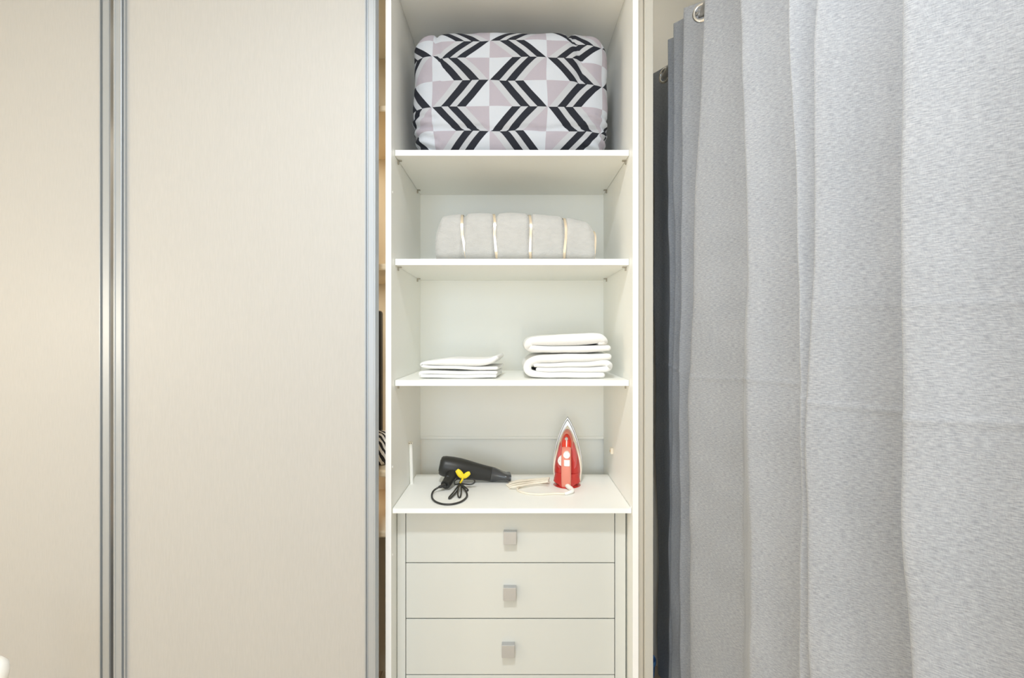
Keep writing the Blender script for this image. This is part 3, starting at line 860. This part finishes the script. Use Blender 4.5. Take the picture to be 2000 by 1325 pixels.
# ------------------------------------------------------------------ curtain on its rod
RX, RZ = 0.600, CAMZ + 1.018
ZTOP, ZBOT = CAMZ + 1.052, 0.025
def curtain():
    hs = [ZTOP, 1.62, 1.18, 0.72, ZBOT]
    # crests (towards the room) and troughs (towards the window): (X, Y) at the five heights, from far to near
    tr = [
        [(.630, 2.165)] * 5,
        [(.566, 2.095), (.568, 2.095), (.574, 2.10), (.590, 2.11), (.596, 2.11)],
        [(.628, 1.985), (.628, 1.975), (.628, 1.97), (.628, 1.97), (.628, 1.97)],
        [(.556, 1.850), (.562, 1.850), (.560, 1.845), (.560, 1.84), (.558, 1.84)],
        [(.606, 1.800), (.600, 1.800), (.585, 1.79), (.580, 1.79), (.580, 1.79)],
        [(.546, 1.755), (.552, 1.770), (.551, 1.78), (.548, 1.785), (.547, 1.785)],
        [(.585, 1.705), (.575, 1.725), (.566, 1.735), (.562, 1.735), (.560, 1.735)],
        [(.553, 1.672), (.547, 1.695), (.549, 1.705), (.551, 1.705), (.551, 1.705)],
        [(.650, 1.600), (.635, 1.645), (.615, 1.655), (.600, 1.650), (.600, 1.650)],
        [(.553, 1.480), (.548, 1.570), (.548, 1.600), (.548, 1.600), (.548, 1.600)],
        [(.655, 1.385), (.650, 1.42), (.640, 1.43), (.632, 1.42), (.632, 1.42)],
        [(.551, 1.265), (.553, 1.225), (.556, 1.22), (.560, 1.215), (.560, 1.215)],
        [(.665, 1.160), (.650, 1.125), (.640, 1.12), (.635, 1.12), (.635, 1.12)],
        [(.553, 1.045), (.552, 1.012), (.556, .990), (.553, 1.000), (.553, 1.000)],
        [(.640, .990), (.612, .975), (.585, .968), (.574, .975), (.574, .975)],
        [(.556, .928), (.553, .952), (.550, .965), (.550, .960), (.550, .960)],
        [(.685, .840), (.685, .845), (.68, .850), (.675, .84), (.675, .84)],
        [(.555, .735), (.556, .742), (.556, .738), (.560, .716), (.560, .716)],
        [(.690, .600), (.685, .595), (.685, .59), (.68, .58), (.68, .58)],
        [(.560, .480), (.560, .475), (.560, .47), (.560, .47), (.560, .47)],
        [(.650, .360), (.650, .355), (.650, .35), (.650, .35), (.650, .35)],
        [(.560, .240), (.560, .235), (.560, .23), (.560, .23), (.560, .23)],
        [(.650, .120), (.650, .115), (.650, .11), (.650, .11), (.650, .11)],
        [(.560, .000), (.560, -.005), (.560, -.01), (.560, -.01), (.560, -.01)],
        [(.640, -.120)] * 5,
    ]
    zl = []; z = ZTOP
    while z > ZTOP - .085: zl.append(z); z -= .0045
    while z > ZBOT:
        zl.append(z)
        z -= .004 if abs(z - 1.282) < .03 or abs(z - 1.45) < .018 else .024
    zl.append(ZBOT)
    NSUB = 14
    def interp(vals, z):
        # smooth interpolation over the heights
        for i in range(len(hs) - 1):
            if hs[i] >= z >= hs[i + 1]:
                t = (hs[i] - z) / (hs[i] - hs[i + 1])
                def g(k): return vals[max(0, min(len(vals) - 1, k))]
                p0, p1, p2, p3 = g(i - 1), g(i), g(i + 1), g(i + 2)
                h = t
                return tuple(p1[c] + (p2[c] - p1[c]) * (h * h * (3 - 2 * h) * .5 + h * .5) for c in (0, 1))
        return vals[-1]
    b = bmesh.new(); grid = []; uvl = []
    for z in zl:
        ctrl = [Vector((*interp(v, z), 0)) for v in tr]
        pts = []
        for i in range(len(ctrl) - 1):
            a, c = ctrl[i], ctrl[i + 1]
            for k in range(NSUB):
                t = k / NSUB
                e = t - math.sin(2 * math.pi * t) / (2 * math.pi) * .55
                ex = .5 - .5 * math.cos(math.pi * t)
                pts.append(Vector((a.x + (c.x - a.x) * ex, a.y + (c.y - a.y) * e, 0)))
        pts.append(ctrl[-1])
        row = []; s = 0
        for i, p in enumerate(pts):
            if i: s += (p - pts[i - 1]).length
            yy = p.y
            fall = min(1, (ZTOP - z) / .5)
            dx = (noise.noise(Vector((yy * 5, z * 2.2, 1))) * .010 + noise.noise(Vector((yy * 14, z * 7, 5))) * .0045) * fall
            # a soft diagonal pull across the broad fold, low down
            dd = (yy - .835) - (z - 1.02) * .22
            dx += .016 * math.exp(-(dd / .022) ** 2) * math.exp(-((z - 1.0) / .17) ** 2)
            # packing crease: sharp horizontal ridge
            cz = 1.284 - .012 * math.sin(yy * 9); cr = math.exp(-((z - cz) / .006) ** 2)
            dx -= .0018 * cr
            cz2 = 1.452 + .01 * math.sin(yy * 7); dx -= .0010 * math.exp(-((z - cz2) / .006) ** 2)
            row.append(b.verts.new((p.x + dx, p.y, z))); uvl.append((s, z))
        grid.append(row)
    n = len(grid[0])
    for i in range(len(grid) - 1):
        for k in range(n - 1):
            b.faces.new((grid[i][k], grid[i][k + 1], grid[i + 1][k + 1], grid[i + 1][k]))
    b.verts.index_update(); uvlay = b.loops.layers.uv.new('UVMap')
    for f in b.faces:
        for lp in f.loops: lp[uvlay].uv = uvl[lp.vert.index]
    # eyelet holes where the cloth crosses the rod
    kill = [f for f in b.faces if math.hypot(f.calc_center_median().x - RX, f.calc_center_median().z - RZ) < .0165]
    bmesh.ops.delete(b, geom=kill, context='FACES')
    loose = [v for v in b.verts if not v.link_faces]
    bmesh.ops.delete(b, geom=loose, context='VERTS')
    at = (RX, 1.0, 0)
    o = bpy.data.objects.new('curtain', None)
    bm = b
    off = Vector(at)
    bmesh.ops.translate(bm, verts=bm.verts, vec=-off)
    me = bpy.data.meshes.new('curtain'); bm.to_mesh(me); bm.free(); me.materials.append(M['curtain'])
    for p in me.polygons: p.use_smooth = True
    bpy.data.objects.remove(o)
    o = bpy.data.objects.new('curtain', me); COL.objects.link(o); o.location = at
    sm = o.modifiers.new('thickness', 'SOLIDIFY'); sm.thickness = .0018; sm.offset = 0
    tag(o, 'long grey linen eyelet curtain hanging in folds right of the wardrobe', 'curtain')
    # chrome eyelets at the crossings
    zi = min(range(len(zl)), key=lambda i: abs(zl[i] - RZ))
    ctrl = [Vector((*interp(v, RZ), 0)) for v in tr]
    for i in range(len(ctrl) - 1):
        a, c = ctrl[i], ctrl[i + 1]
        if (a.x - RX) * (c.x - RX) > 0 or abs(a.x - c.x) < .03: continue
        lo, hi = 0.0, 1.0
        def f(t):
            e = t - math.sin(2 * math.pi * t) / (2 * math.pi) * .55; ex = .5 - .5 * math.cos(math.pi * t)
            return Vector((a.x + (c.x - a.x) * ex, a.y + (c.y - a.y) * e, 0))
        for _ in range(40):
            m_ = (lo + hi) / 2
            if (f(lo).x - RX) * (f(m_).x - RX) <= 0: hi = m_
            else: lo = m_
        p = f(lo); tn = (f(min(1, lo + .02)) - f(max(0, lo - .02))).normalized()
        ctr = Vector((RX, p.y, RZ)); zz = Vector((0, 0, 1)); nn = tn.cross(zz).normalized()
        bb = bmesh.new(); rs = []
        for k in range(28):
            an = 2 * math.pi * k / 28; d = tn * math.cos(an) + zz * math.sin(an)
            rs.append([ctr + d * r + nn * h for r, h in ((.0205, -.002), (.0215, .004), (.024, .0055), (.030, .0045), (.0325, .001), (.0325, -.001), (.030, -.0045), (.024, -.0055), (.0215, -.004))])
        vs = [[bb.verts.new(q) for q in r] for r in rs]
        for k in range(28):
            A, B = vs[k], vs[(k + 1) % 28]
            for q in range(9): bb.faces.new((A[q], A[(q + 1) % 9], B[(q + 1) % 9], B[q]))
        obj('eyelet', bb, 'chrome', o, smooth=True)
curtain()
b = tube([Vector((RX, -.30, RZ)), Vector((RX, 2.19, RZ))], .0125, 20)
rd = obj('curtain_rod', b, 'steel', None, at=(RX, 1.0, RZ)); shade_auto(rd)
tag(rd, 'round metal curtain rod threaded through the curtain eyelets', 'curtain rod')
for yy in (2.170, -.28):
    b = tube([Vector((RX, yy, RZ)), Vector((XR, yy, RZ))], .008, 12); tube([Vector((XR - .006, yy, RZ)), Vector((XR, yy, RZ))], .026, 16, bm=b)
    obj('rod_bracket', b, 'steel', rd)

# ------------------------------------------------------------------ things glimpsed at the edges
# black flat case and zebra-print cloth on the shelf behind the door
zsl = CAMZ - (920 - 655) * 1.70 / F
cs = obj('flat_case', box(-.60, -.4730, 1.87, 1.915, zsl + .0005, CAMZ + .09, .012, seg=3), 'black', None, at=(-.55, 1.89, zsl))
tag(cs, 'upright black flat case glimpsed in the slit beside the sliding door', 'case'); shade_auto(cs)
b, inf = rounded_box((.085, .05, .055), .03, 10)
for v in b.verts:
    v.co += Vector((0, 0, noise.noise(v.co * 22) * .012)); v.co += Vector((-.505, 1.80, zsl + .0555)); v.co.z = max(v.co.z, zsl + .0005)
zc = obj('zebra_cloth', b, 'zebra', None, smooth=True, at=(-.505, 1.80, zsl))
tag(zc, 'zebra-striped folded cloth glimpsed in the slit beside the sliding door', 'cloth')
# light blue round form on the floor in the gap between wardrobe and curtain
b = bmesh.new(); rs = []
for r, z in ((.034, .001), (.040, .004), (.044, .045), (.046, .075), (.0495, .080), (.0495, .094), (.047, .098), (.044, .090), (.040, .03), (.034, .010)):
    rs.append([Vector((.531 + math.cos(2 * math.pi * k / 28) * r, 2.100 + math.sin(2 * math.pi * k / 28) * r, z)) for k in range(28)])
t = obj('blue_form', loft(rs, b), 'blue', None, smooth=True, at=(.531, 2.100, 0)); shade_auto(t, 50)
tag(t, 'small light blue round tub on the floor between wardrobe and curtain', 'form')
# white rounded post whose top shows in the lower left corner
b = bmesh.new(); rs = []
px, py, pz = -1.2085, 1.20, CAMZ - (1290 - 655) * 1.20 / F
for r, z in ((.030, .0005), (.032, .01), (.022, .03), (.020, pz - .09), (.022, pz - .07), (.0325, pz - .058), (.0365, pz - .035), (.034, pz - .016), (.024, pz - .004), (.010, pz)):
    rs.append([Vector((px + math.cos(2 * math.pi * k / 24) * r, py + math.sin(2 * math.pi * k / 24) * r, z)) for k in range(24)])
p_ = obj('white_post', loft(rs, b), 'white_plastic', None, smooth=True, at=(px, py, 0)); shade_auto(p_, 60)
tag(p_, 'white rounded post top poking into the lower left corner', 'post')
